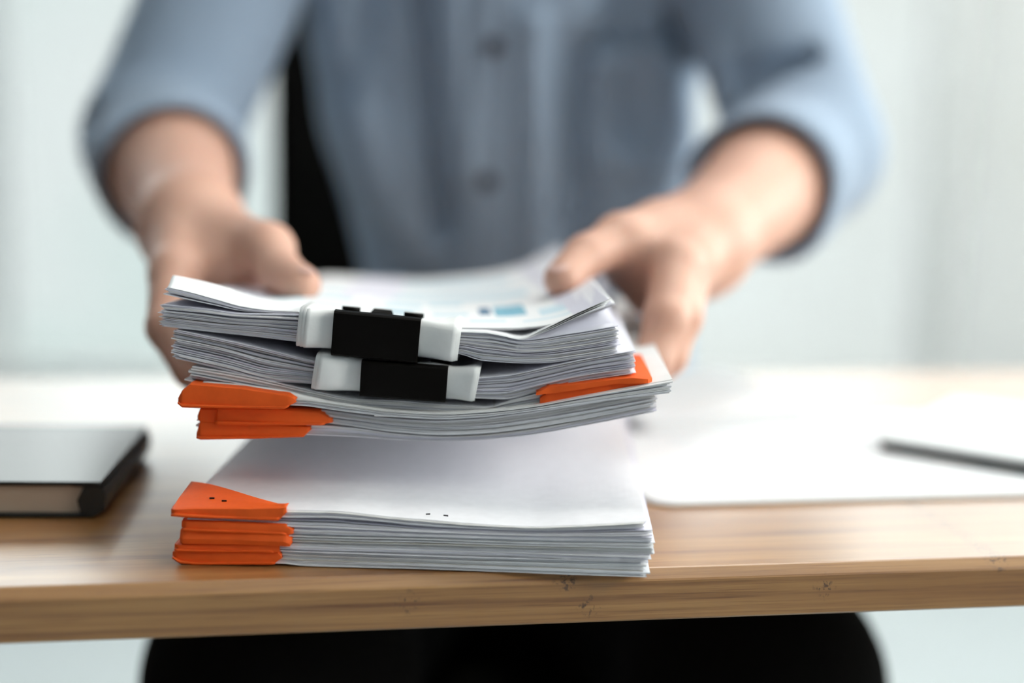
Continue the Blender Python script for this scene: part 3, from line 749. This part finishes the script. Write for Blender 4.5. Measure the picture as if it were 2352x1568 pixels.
# closed silver laptop, dark underneath, its corner pointing at the pile
l0 = PZ(2016, 1030, DESK_Z+.004)[:2]; l1 = PZ(2352, 1085, DESK_Z+.004)[:2]
lu = (l1-l0)/np.linalg.norm(l1-l0); lv = np.array([-lu[1], lu[0]])
lp = thing('tablet', 'pale flat tablet with a dark edge lying on the pad at the far right', 'tablet')
prism('base', rounded([l0, l0+lu*.24, l0+lu*.24+lv*.15, l0+lv*.15], .008), DESK_Z+.0033, DESK_Z+.0085, M['darkrim'], lp, .0008)
prism('lid', rounded([l0-lu*.002-lv*.002, l0+lu*.242-lv*.002, l0+lu*.242+lv*.152, l0-lu*.002+lv*.152], .009), DESK_Z+.0085, DESK_Z+.0125, M['greysilver'], lp, .0012)
# low pile of loose papers behind the lower pile
s0 = PZ(1470, 1005)[:2]; s1 = PZ(1800, 985)[:2]; su = (s1-s0)/np.linalg.norm(s1-s0); sv = np.array([-su[1], su[0]])
lo_ = thing('loose_papers', 'low blurred pile of loose white papers on the desk behind the right hand', 'papers')
for k in range(5):
    off = su*random.uniform(-.004, .004) + sv*random.uniform(-.003, .003)
    prism('sheet', [q + off for q in rounded([s0, s0+su*.13, s0+su*.13+sv*.14, s0+sv*.14], .01)], DESK_Z+.0032+.0022*k, DESK_Z+.0050+.0022*k, M['sheet'], lo_)

# ------------------------------------------------------------------ signed distance modelling for the figure
def rc(a, b, ra, rb, sc=None):
    a, b = np.array(a, float), np.array(b, float)
    return ('rc', a, b, ra, rb, np.array(sc if sc is not None else (1, 1, 1), float))
def d_rc(p, X):
    _, a, b, ra, rb, sc = X
    mid = (a+b)/2
    q = [(X_-mid[i])*sc[i] for i, X_ in enumerate(p)]
    A = (a-mid)*sc; B = (b-mid)*sc; ab = B-A; L2 = max(ab@ab, 1e-12)
    t = np.clip(((q[0]-A[0])*ab[0] + (q[1]-A[1])*ab[1] + (q[2]-A[2])*ab[2])/L2, 0, 1)
    d = np.sqrt((q[0]-A[0]-t*ab[0])**2 + (q[1]-A[1]-t*ab[1])**2 + (q[2]-A[2]-t*ab[2])**2)
    return (d - (ra + (rb-ra)*t)) / max(1.0, float(sc.max())*.85)
def smin(a, b, k):
    h = np.clip(.5 + .5*(b-a)/k, 0, 1); return b + (a-b)*h - k*h*(1-h)
def group_sdf(p, prims, k):
    d = d_rc(p, prims[0])
    for X in prims[1:]: d = smin(d, d_rc(p, X), k)
    return d
def bounds(prims, mar):
    lo = np.min([np.minimum(X[1], X[2]) - max(X[3], X[4]) for X in prims], 0) - mar
    hi = np.max([np.maximum(X[1], X[2]) + max(X[3], X[4]) for X in prims], 0) + mar
    return lo, hi
class Field:
    def __init__(s, lo, hi, h):
        s.lo, s.h = np.array(lo), h; s.n = np.ceil((np.array(hi)-s.lo)/h).astype(int)+1
        s.G = np.full(s.n, .08, np.float32)
    def sub(s, lo, hi):
        a = np.clip(np.floor((lo-s.lo)/s.h).astype(int), 0, s.n-1); b = np.clip(np.ceil((hi-s.lo)/s.h).astype(int)+1, 1, s.n)
        sl = tuple(slice(a[i], b[i]) for i in range(3))
        ax = [(s.lo[i] + s.h*np.arange(a[i], b[i])).astype(np.float32) for i in range(3)]
        return sl, (ax[0][:, None, None], ax[1][None, :, None], ax[2][None, None, :])
    def add(s, prims, k, kk=.01):
        lo, hi = bounds(prims, .03); sl, p = s.sub(lo, hi)
        s.G[sl] = smin(s.G[sl], group_sdf(p, prims, k).astype(np.float32), kk)
    def cut(s, prims, k=.004, kk=.004):
        lo, hi = bounds(prims, .01); sl, p = s.sub(lo, hi)
        s.G[sl] = -smin(-s.G[sl], group_sdf(p, prims, k).astype(np.float32), kk)
    def nets(s):
        G = s.G; S = G < 0
        c = np.zeros(tuple(np.array(G.shape)-1), np.uint8)
        for i in (0, 1):
            for j in (0, 1):
                for k in (0, 1): c += S[i:G.shape[0]-1+i, j:G.shape[1]-1+j, k:G.shape[2]-1+k]
        act = np.argwhere((c > 0) & (c < 8)); idx = -np.ones(c.shape, np.int32); idx[tuple(act.T)] = np.arange(len(act))
        acc = np.zeros((len(act), 3)); cnt = np.zeros(len(act))
        cor = [(i, j, k) for i in (0, 1) for j in (0, 1) for k in (0, 1)]
        for a in cor:
            for ax in range(3):
                if a[ax]: continue
                b = list(a); b[ax] = 1
                va = G[tuple((act+a).T)]; vb = G[tuple((act+b).T)]
                mk = (va < 0) != (vb < 0); t = np.where(mk, va/np.where(mk, va-vb, 1), 0)
                q = np.array(a, float)[None] + np.eye(3)[ax][None]*t[:, None]
                acc[mk] += q[mk]; cnt[mk] += 1
        V = s.lo + s.h*(act + acc/cnt[:, None]); Fc = []
        for ax in range(3):
            u, w = (ax+1) % 3, (ax+2) % 3
            sa = [slice(1, -1)]*3; sb = list(sa)
            sa[ax] = slice(0, -1); sb[ax] = slice(1, None)
            A = S[tuple(sa)]; B = S[tuple(sb)]
            e = np.argwhere(A != B); off = np.ones(3, int); off[ax] = 0
            inside = A[tuple(e.T)]; e = e + off
            def cell(du_, dw_):
                q = e.copy(); q[:, u] -= du_; q[:, w] -= dw_; return idx[tuple(q.T)]
            quad = np.stack([cell(1, 1), cell(0, 1), cell(0, 0), cell(1, 0)], 1)
            quad[~inside] = quad[~inside][:, ::-1]; Fc.append(quad)
        return V, np.concatenate(Fc)
def np_mesh(name, V, Fc, mat, parent, smooth_=True):
    me = bpy.data.meshes.new(name); me.vertices.add(len(V)); me.vertices.foreach_set('co', np.asarray(V, np.float32).ravel())
    me.loops.add(len(Fc)*4); me.loops.foreach_set('vertex_index', Fc.astype(np.int32).ravel())
    me.polygons.add(len(Fc)); me.polygons.foreach_set('loop_start', np.arange(0, len(Fc)*4, 4, dtype=np.int32)); me.polygons.foreach_set('loop_total', np.full(len(Fc), 4, np.int32))
    me.update(calc_edges=True); me.validate()
    me.polygons.foreach_set('use_smooth', [smooth_]*len(me.polygons))
    return link(name, me, mat, parent)

person = thing('person', 'seated person in a rolled-sleeve blue shirt lifting a pile of papers with both hands', 'person')
# joints
shL, elL, wrL = P(690, -420, 1.17), P(372, 330, 1.085), P(440, 520, .868)
shR, elR, wrR = P(1610, -420, 1.17), P(1845, 350, 1.085), P(1602, 560, .868)
TC = -.010
neck0, headc = np.array([TC, 1.20, 1.16]), np.array([TC, 1.135, 1.365])
body = Field((-.40, .68, .52), (.40, 1.42, 1.56), .0030)
body.add([rc((TC+.028, 1.275, .60), (TC+.022, 1.275, .84), .108, .105, (1, 1.4, 1)), rc((TC+.02, 1.275, .84), (TC, 1.275, 1.06), .105, .135, (1, 1.45, 1)), rc(shL+[.02,0,0], shR-[.02,0,0], .055, .055), rc((TC, 1.23, 1.10), neck0, .09, .055), rc(neck0, headc-[0,-.02,.06], .054, .052)], .05)
body.add([rc(headc, headc+[0, .03, .03], .076, .080), rc(headc-[0, .035, .07], headc-[0, .03, .03], .050, .062), rc(headc+[0, -.088, .0], headc+[0, -.106, -.035], .009, .014), rc(headc+[-.079, .01, .005], headc+[-.080, .015, -.03], .013, .010), rc(headc+[.079, .01, .005], headc+[.080, .015, -.03], .013, .010), rc(headc+[-.03, -.079, -.073], headc+[.03, -.079, -.073], .008, .008)], .018, .02)
for sgn in (-1, 1): body.cut([rc(headc+[sgn*.034, -.088, .008], headc+[sgn*.030, -.092, .006], .015, .013)], .004, .012)
def arm(sh, el, wr):
    mid = el + (wr-el)*.30
    body.add([rc(sh, el, .040, .036), rc(el, mid, .038, .0435), rc(mid, wr, .044, .029)], .02, .02)
arm(shL, elL, wrL); arm(shR, elR, wrR)
def hand(palm, fingers, kp=.014):
    allp = palm + [x for f_ in fingers for x in f_]
    lo, hi = bounds(allp, .02); sl, p = body.sub(lo, hi)
    base = smin(body.G[sl].astype(np.float64), group_sdf(p, palm, kp), .014)
    out = base
    for f_ in fingers: out = np.minimum(out, smin(base, group_sdf(p, f_, .004), .007))
    body.G[sl] = out
def chain(pts, rad): return [rc(pts[i], pts[i+1], rad[i], rad[i+1]) for i in range(len(pts)-1)]
mm = .001
# hand at the image's left: thumb on the top sheet, fingers down the side and under the pile
iL = [P(402, 628, .800), P(384, 752, .768), P(440, 848, .760), P(535, 918, .766)]
mL = [p + np.array([.001, .020, -.002]) for p in iL]; rL = [p + np.array([.004, .039, -.001]) for p in iL]; kL = [p + np.array([.010, .056, .003]) for p in iL]
tL = [P(505, 560, .845), P(612, 574, .803), P(648, 630, .778), P(693, 653, .758)]
palmL = [rc(wrL, iL[0], .027, .0135), rc(wrL, mL[0], .026, .013), rc(wrL+[0,.01,-.01], kL[0], .022, .012), rc(wrL, tL[0], .027, .019), rc(tL[0], (iL[0]+tL[1])/2 + np.array([0,.004,-.003]), .017, .011), rc(tL[0], tL[1], .020, .0150), rc(P(545, 590, .832), P(470, 640, .815), .016, .013), rc(P(580, 610, .82), P(500, 655, .815), .011, .012)]
hand(palmL, [chain(tL, [.0175, .0142, .0122, .0105]), chain(iL, [.0140, .0112, .0098, .0085]), chain(mL, [.0125, .0104, .0090, .0080]), chain(rL, [.012, .0098, .0086, .0075]), chain(kL, [.0105, .0085, .0075, .0068])])
# hand at the image's right
iR = [P(1552, 612, .798), P(1530, 735, .764), P(1500, 828, .756), P(1415, 905, .766)]
mR = [p + np.array([.010, .019, -.001]) for p in iR]; rR = [p + np.array([.012, .037, .0]) for p in iR]; kR = [p + np.array([.008, .054, .004]) for p in iR]
tR = [P(1520, 545, .845), P(1425, 552, .806), P(1345, 588, .783), P(1291, 640, .762)]
palmR = [rc(wrR, iR[0], .028, .0135), rc(wrR, mR[0], .026, .013), rc(wrR+[0,.01,-.01], kR[0], .022, .012), rc(wrR, tR[0], .027, .018), rc(tR[0], (iR[0]*.55+tR[1]*.45) + np.array([0,.004,0]), .016, .010), rc(tR[0], tR[1], .019, .0145), rc(P(1500, 575, .832), P(1530, 645, .812), .016, .013), rc(P(1445, 582, .826), P(1505, 650, .82), .011, .012), rc(P(1440, 605, .845), P(1490, 668, .835), .015, .014)]
hand(palmR, [chain(tR, [.0170, .0140, .0118, .0102]), chain(iR, [.0145, .0122, .0105, .0088]), chain(mR, [.0140, .0118, .0102, .0088]), chain(rR, [.012, .0098, .0086, .0075]), chain(kR, [.0105, .0085, .0075, .0068])])
V, Fc = body.nets()
body_o = np_mesh('body', V, Fc, M['skin'], person); del body.G
def ellipsoid(name, c, ax, r, mat, parent, seg=16):
    ax = [np.array(q)/np.linalg.norm(q) for q in ax]; rings = []
    for i in range(1, seg):
        t = math.pi*i/seg; rings.append([c + ax[0]*r[0]*math.sin(t)*math.cos(q) + ax[1]*r[1]*math.sin(t)*math.sin(q) + ax[2]*r[2]*math.cos(t) for q in np.linspace(0, 2*math.pi, 2*seg+1)[:-1]])
    v, f = loft(rings); return mesh(name, v, f, mat, parent, True)
for tt, nrm in ((tL, np.array([.25, -.2, .95])), (tR, np.array([-.35, -.65, .68]))):
    dr = (tt[3]-tt[2]); dr /= np.linalg.norm(dr); nrm = nrm - dr*(nrm@dr); nrm /= np.linalg.norm(nrm)
    ellipsoid('thumbnail', tt[3] + dr*.002 + nrm*.0083, (dr, np.cross(nrm, dr), nrm), (.0070, .0055, .0012), M['nail'], person, 10)

# shirt
sh_f = Field((-.42, .86, .55), (.42, 1.45, 1.26), .0045)
torso = [rc((TC+.028, 1.255, .60), (TC+.022, 1.25, .82), .146, .143, (1, 1.28, 1)), rc((TC, 1.25, .955), (TC, 1.245, 1.05), .164, .180, (1, 1.45, 1)), rc(shL+[.02,0,0], shR-[.02,0,0], .066, .066), rc((TC, 1.235, 1.08), (TC, 1.21, 1.155), .10, .066)]
sh_f.add(torso, .05)
cuffs = []
for (s_, e_, w_, sg) in ((shL, elL, wrL, -1), (shR, elR, wrR, 1)):
    cu = e_ + (w_-e_)*.43; ax = (w_-e_)/np.linalg.norm(w_-e_)
    sh_f.add([rc(s_, e_+[sg*.002, 0, .002], .064, .057), rc(e_, cu-ax*.02, .056, .052)], .016, .012)
    cuffs.append((cu, ax))
    sh_f.cut([rc(cu-ax*.012, cu+ax*.1, .0462, .0462)], .003, .003)
    n_, f_ = cu + ax*.06, cu + ax*.2
# sleeve creases
sh_f.cut([rc(P(1690, 195, 1.062), P(1850, 135, 1.050), .0125, .009)], .004, .012)
sh_f.cut([rc(P(225, 290, 1.045), P(350, 255, 1.035), .011, .008)], .004, .012)
sh_f.cut([rc(P(1905, 300, 1.03), P(1930, 380, 1.02), .007, .006)], .004, .012)
V, Fc = sh_f.nets(); del sh_f.G
# soft cloth folds on the chest (lines measured on the shirt front) and fine creasing everywhere
folds = [((740,-60),(900,640),62,.013), ((962,-60),(1015,520),26,-.016), ((1035,-60),(1060,400),30,.005), ((1225,60),(1250,640),40,.007), ((1330,120),(1310,640),55,-.016),
         ((1600,160),(1480,600),60,.015), ((1560,40),(1600,230),36,-.014), ((690,330),(960,680),40,-.013), ((1460,-40),(1440,300),40,-.010), ((860,-60),(800,200),30,-.006), ((1400,-60),(1395,85),38,-.012)]
def to_px(p):
    d = p - C0; z = d @ c_f; return CX + F_PX*(d @ c_r)/z, CY - F_PX*(d @ c_u)/z
px, py = to_px(V); disp = np.zeros(len(V))
front = (np.abs(V[:, 0]-TC) < .17) & (V[:, 1] < 1.24)
for (a_, b2, wd, amp) in folds:
    a_, b2 = np.array(a_, float), np.array(b2, float); ab = b2-a_
    t = np.clip(((px-a_[0])*ab[0] + (py-a_[1])*ab[1])/(ab@ab), 0, 1)
    dd = np.hypot(px-a_[0]-t*ab[0], py-a_[1]-t*ab[1]); disp += amp*np.exp(-(dd/wd)**2)*front
disp *= 1.6
for i, p in enumerate(V):
    q = Vector(p)
    disp[i] += .0035*noise.noise(q*14) + .002*noise.noise(Vector((q.x*30, q.y*30, q.z*12)))
V[:, 1] -= disp * np.where(front, 1, .6)
shirt = np_mesh('shirt', V, Fc, M['shirt'], person)
mod(shirt, 'SMOOTH', factor=.5, iterations=3)
for (cu, ax) in cuffs:     # rolled cuff, a thick doubled band
    e1 = np.cross(ax, (0, 0, 1)); e1 /= np.linalg.norm(e1); e2 = np.cross(e1, ax); rings = []
    prof = [(-.040, .0545), (-.034, .0562), (-.010, .0560), (.004, .0545), (.0085, .0520), (.007, .0492), (.002, .0475), (-.012, .0470), (-.03, .048)]
    V = []; Fc = []; N = 48
    for k in range(N):
        th = 2*math.pi*k/N; wv = 1 + .03*math.sin(3*th+1) + .02*math.sin(5*th)
        for (l, r) in prof: V.append(cu + ax*(l + .003*math.sin(2*th)) + (e1*math.cos(th) + e2*math.sin(th))*r*(wv if r > .0495 else 1))
    m_ = len(prof)
    for k in range(N):
        for s in range(m_-1): Fc.append((k*m_+s, k*m_+s+1, ((k+1) % N)*m_+s+1, ((k+1) % N)*m_+s))
    mesh('sleeve_cuff', V, Fc, M['shirt'], shirt, True)
# placket, buttons and pocket laid on the shirt front
dg = bpy.context.evaluated_depsgraph_get(); bvh = BVHTree.FromObject(shirt, dg)
def hit(px_, py_):
    d = Vector(ray(px_, py_)).normalized(); h = bvh.ray_cast(Vector(C0), d); return (np.array(h[0]), np.array(h[1])) if h[0] else (P(px_, py_, 1.13), np.array([0, -1.0, 0]))
def patch(name, quadfn, nu, nv, off, mat, parent, gape=None):
    V = []; Fc = []
    for j in range(nv+1):
        for i in range(nu+1):
            x, y = quadfn(i/nu, j/nv); p, n = hit(x, y); o_ = off + (gape(i/nu, j/nv) if gape else 0)
            V.append(p + np.array([0, -1.0, .1])*o_)
    for j in range(nv):
        for i in range(nu): Fc.append((j*(nu+1)+i, (j+1)*(nu+1)+i, (j+1)*(nu+1)+i+1, j*(nu+1)+i+1))
    o = mesh(name, V, Fc, mat, parent, True); mod(o, 'SOLIDIFY', thickness=.0022, offset=0); return o
patch('placket', lambda s, t: (1138-.045*(t*900-150) + (s-.5)*104, -130 + t*860), 6, 40, .0022, M['shirt'], shirt)
patch('pocket', lambda s, t: (1338 + s*262 - 8*t, 108 + t*300), 14, 14, .002, M['shirt'], shirt, lambda s, t: .010*math.sin(math.pi*s)*max(0, 1-t/.35))
for (x, y) in ((1148, -200), (1134, 106), (1120, 416)):
    p, n = hit(x, y); rings = []
    c = p + np.array([0, -.0052, 0])
    prof = [(.0, .0), (.0, .0052), (.0003, .0066), (.0013, .0071), (.0022, .0066), (.0024, .0057), (.0017, .0050), (.0015, .0)]
    rings = [[c + np.array([r*math.cos(q), dz, r*math.sin(q)]) for q in np.linspace(0, 2*math.pi, 25)[:-1]] for (dz, r) in [(a_[0], max(a_[1], 1e-4)) for a_ in prof]]
    v_, f_ = loft(rings); mesh('button', v_, f_, M['button'], shirt, True)
# hair
hf = Field((-.15, 1.0, 1.26), (.13, 1.32, 1.52), .004)
hf.add([rc(headc+[0, .015, .028], headc+[0, .045, .02], .086, .088), rc(headc+[0, -.04, .075], headc+[0, .02, .08], .035, .04)], .02)
hf.cut([rc(headc+[0, -.10, -.02], headc+[0, -.07, -.09], .075, .09)], .01, .01)
V, Fc = hf.nets(); np_mesh('hair', V, Fc, M['hair'], person)
# trousers and shoes
knL, knR = P(640, 1565, .86), P(1735, 1575, .90)
tf = Field((-.36, .70, .03), (.36, 1.45, .84), .007)
tf.add([rc((TC-.05, 1.27, .56), (TC+.05, 1.27, .56), .135, .135), rc((TC+.028, 1.265, .58), (TC+.028, 1.265, .66), .130, .120, (1, 1.36, 1))], .05)
for kn, sg in ((knL, -1), (knR, 1)):
    hip = np.array([TC+sg*.09, 1.24, .555]); an = np.array([kn[0]+sg*.02, kn[1]+.10, .10])
    tf.add([rc(hip, kn, .096, .076), rc(kn, kn*.5+an*.5, .074, .066), rc(kn*.5+an*.5, an, .066, .055)], .03, .03)
V, Fc = tf.nets(); np_mesh('trousers', V, Fc, M['trousers'], person)
for kn, sg in ((knL, -1), (knR, 1)):
    an = np.array([kn[0]+sg*.02, kn[1]+.10, .10])
    sf = Field(an+[-.1, -.3, -.101], an+[.1, .12, .06], .006)
    sf.add([rc(an*[1,1,0]+[0, .035, .045], an*[1,1,0]+[sg*.02, -.12, .038], .040, .042), rc(an*[1,1,0]+[sg*.02, -.12, .036], an*[1,1,0]+[sg*.025, -.185, .032], .042, .030), rc(an*[1,1,0]+[0, .02, .05], an+[0, .01, .0], .042, .043)], .02)
    V, Fc = sf.nets(); V[:, 2] = np.maximum(V[:, 2], .004); np_mesh('shoe', V, Fc, M['shoe'], person)

# ------------------------------------------------------------------ chair
ch = thing('office_chair', 'black office chair the person sits on, its back added for the dark area left of the shirt', 'chair')
def pad(name, c, hx, hy, hz, mat, curve=0.0, n=4):
    V = []; Fc = []; N = 14; rings = []
    for i in range(N+1):
        t = -1 + 2*i/N; x = hx*t; rr = []
        for k in range(20):
            th = 2*math.pi*k/20; sy = math.copysign(abs(math.cos(th))**.5, math.cos(th)); sz = math.copysign(abs(math.sin(th))**.5, math.sin(th))
            e = (1-abs(t)**8)**.5*.12 + .88
            rr.append((c[0]+x, c[1]+hy*sy*e - curve*t*t, c[2]+hz*sz*e))
        rings.append(rr)
    v_, f_ = loft(rings); return mesh(name, v_, f_, mat, ch, True)
pad('seat', (TC, 1.20, .435), .24, .25, .042, M['chairblack'])
pad('backrest', (TC-.045, 1.455, .80), .180, .030, .27, M['chairblack'], .045)  # added black backrest, set left to give the dark area beside the shirt
box('back_post', (TC-.03, 1.44, .40), (TC+.03, 1.475, .70), M['chairmetal'], ch, .006)
v, f = loft([[(TC+r*math.cos(q), 1.20+r*math.sin(q), z) for q in np.linspace(0, 2*math.pi, 17)[:-1]] for (z, r) in ((.09, .03), (.25, .03), (.25, .022), (.395, .022))]); mesh('column', v, f, M['chairmetal'], ch, True)
for k in range(5):
    a_ = 2*math.pi*k/5 + .3; d_ = np.array([math.cos(a_), math.sin(a_), 0]); s_ = np.array([-d_[1], d_[0], 0]); c = np.array([TC, 1.20, 0])
    rings = [[c + d_*r + s_*w*x + np.array([0, 0, z+hh*y]) for (x, y) in ((-1,-1),(1,-1),(1,1),(-1,1))] for (r, w, z, hh) in ((.02, .024, .105, .018), (.29, .014, .078, .010))]
    v, f = loft(rings); L_ = mesh('base_arm', v, f, M['chairmetal'], ch)
    cc = c + d_*.28 + np.array([0, 0, .03])
    v, f = loft([[cc + s_*x + d_*.03*math.cos(q) + np.array([0, 0, .03*math.sin(q)]) for q in np.linspace(0, 2*math.pi, 17)[:-1]] for x in (-.022, .022)]); mesh('caster', v, f, M['darkrim'], L_, True)
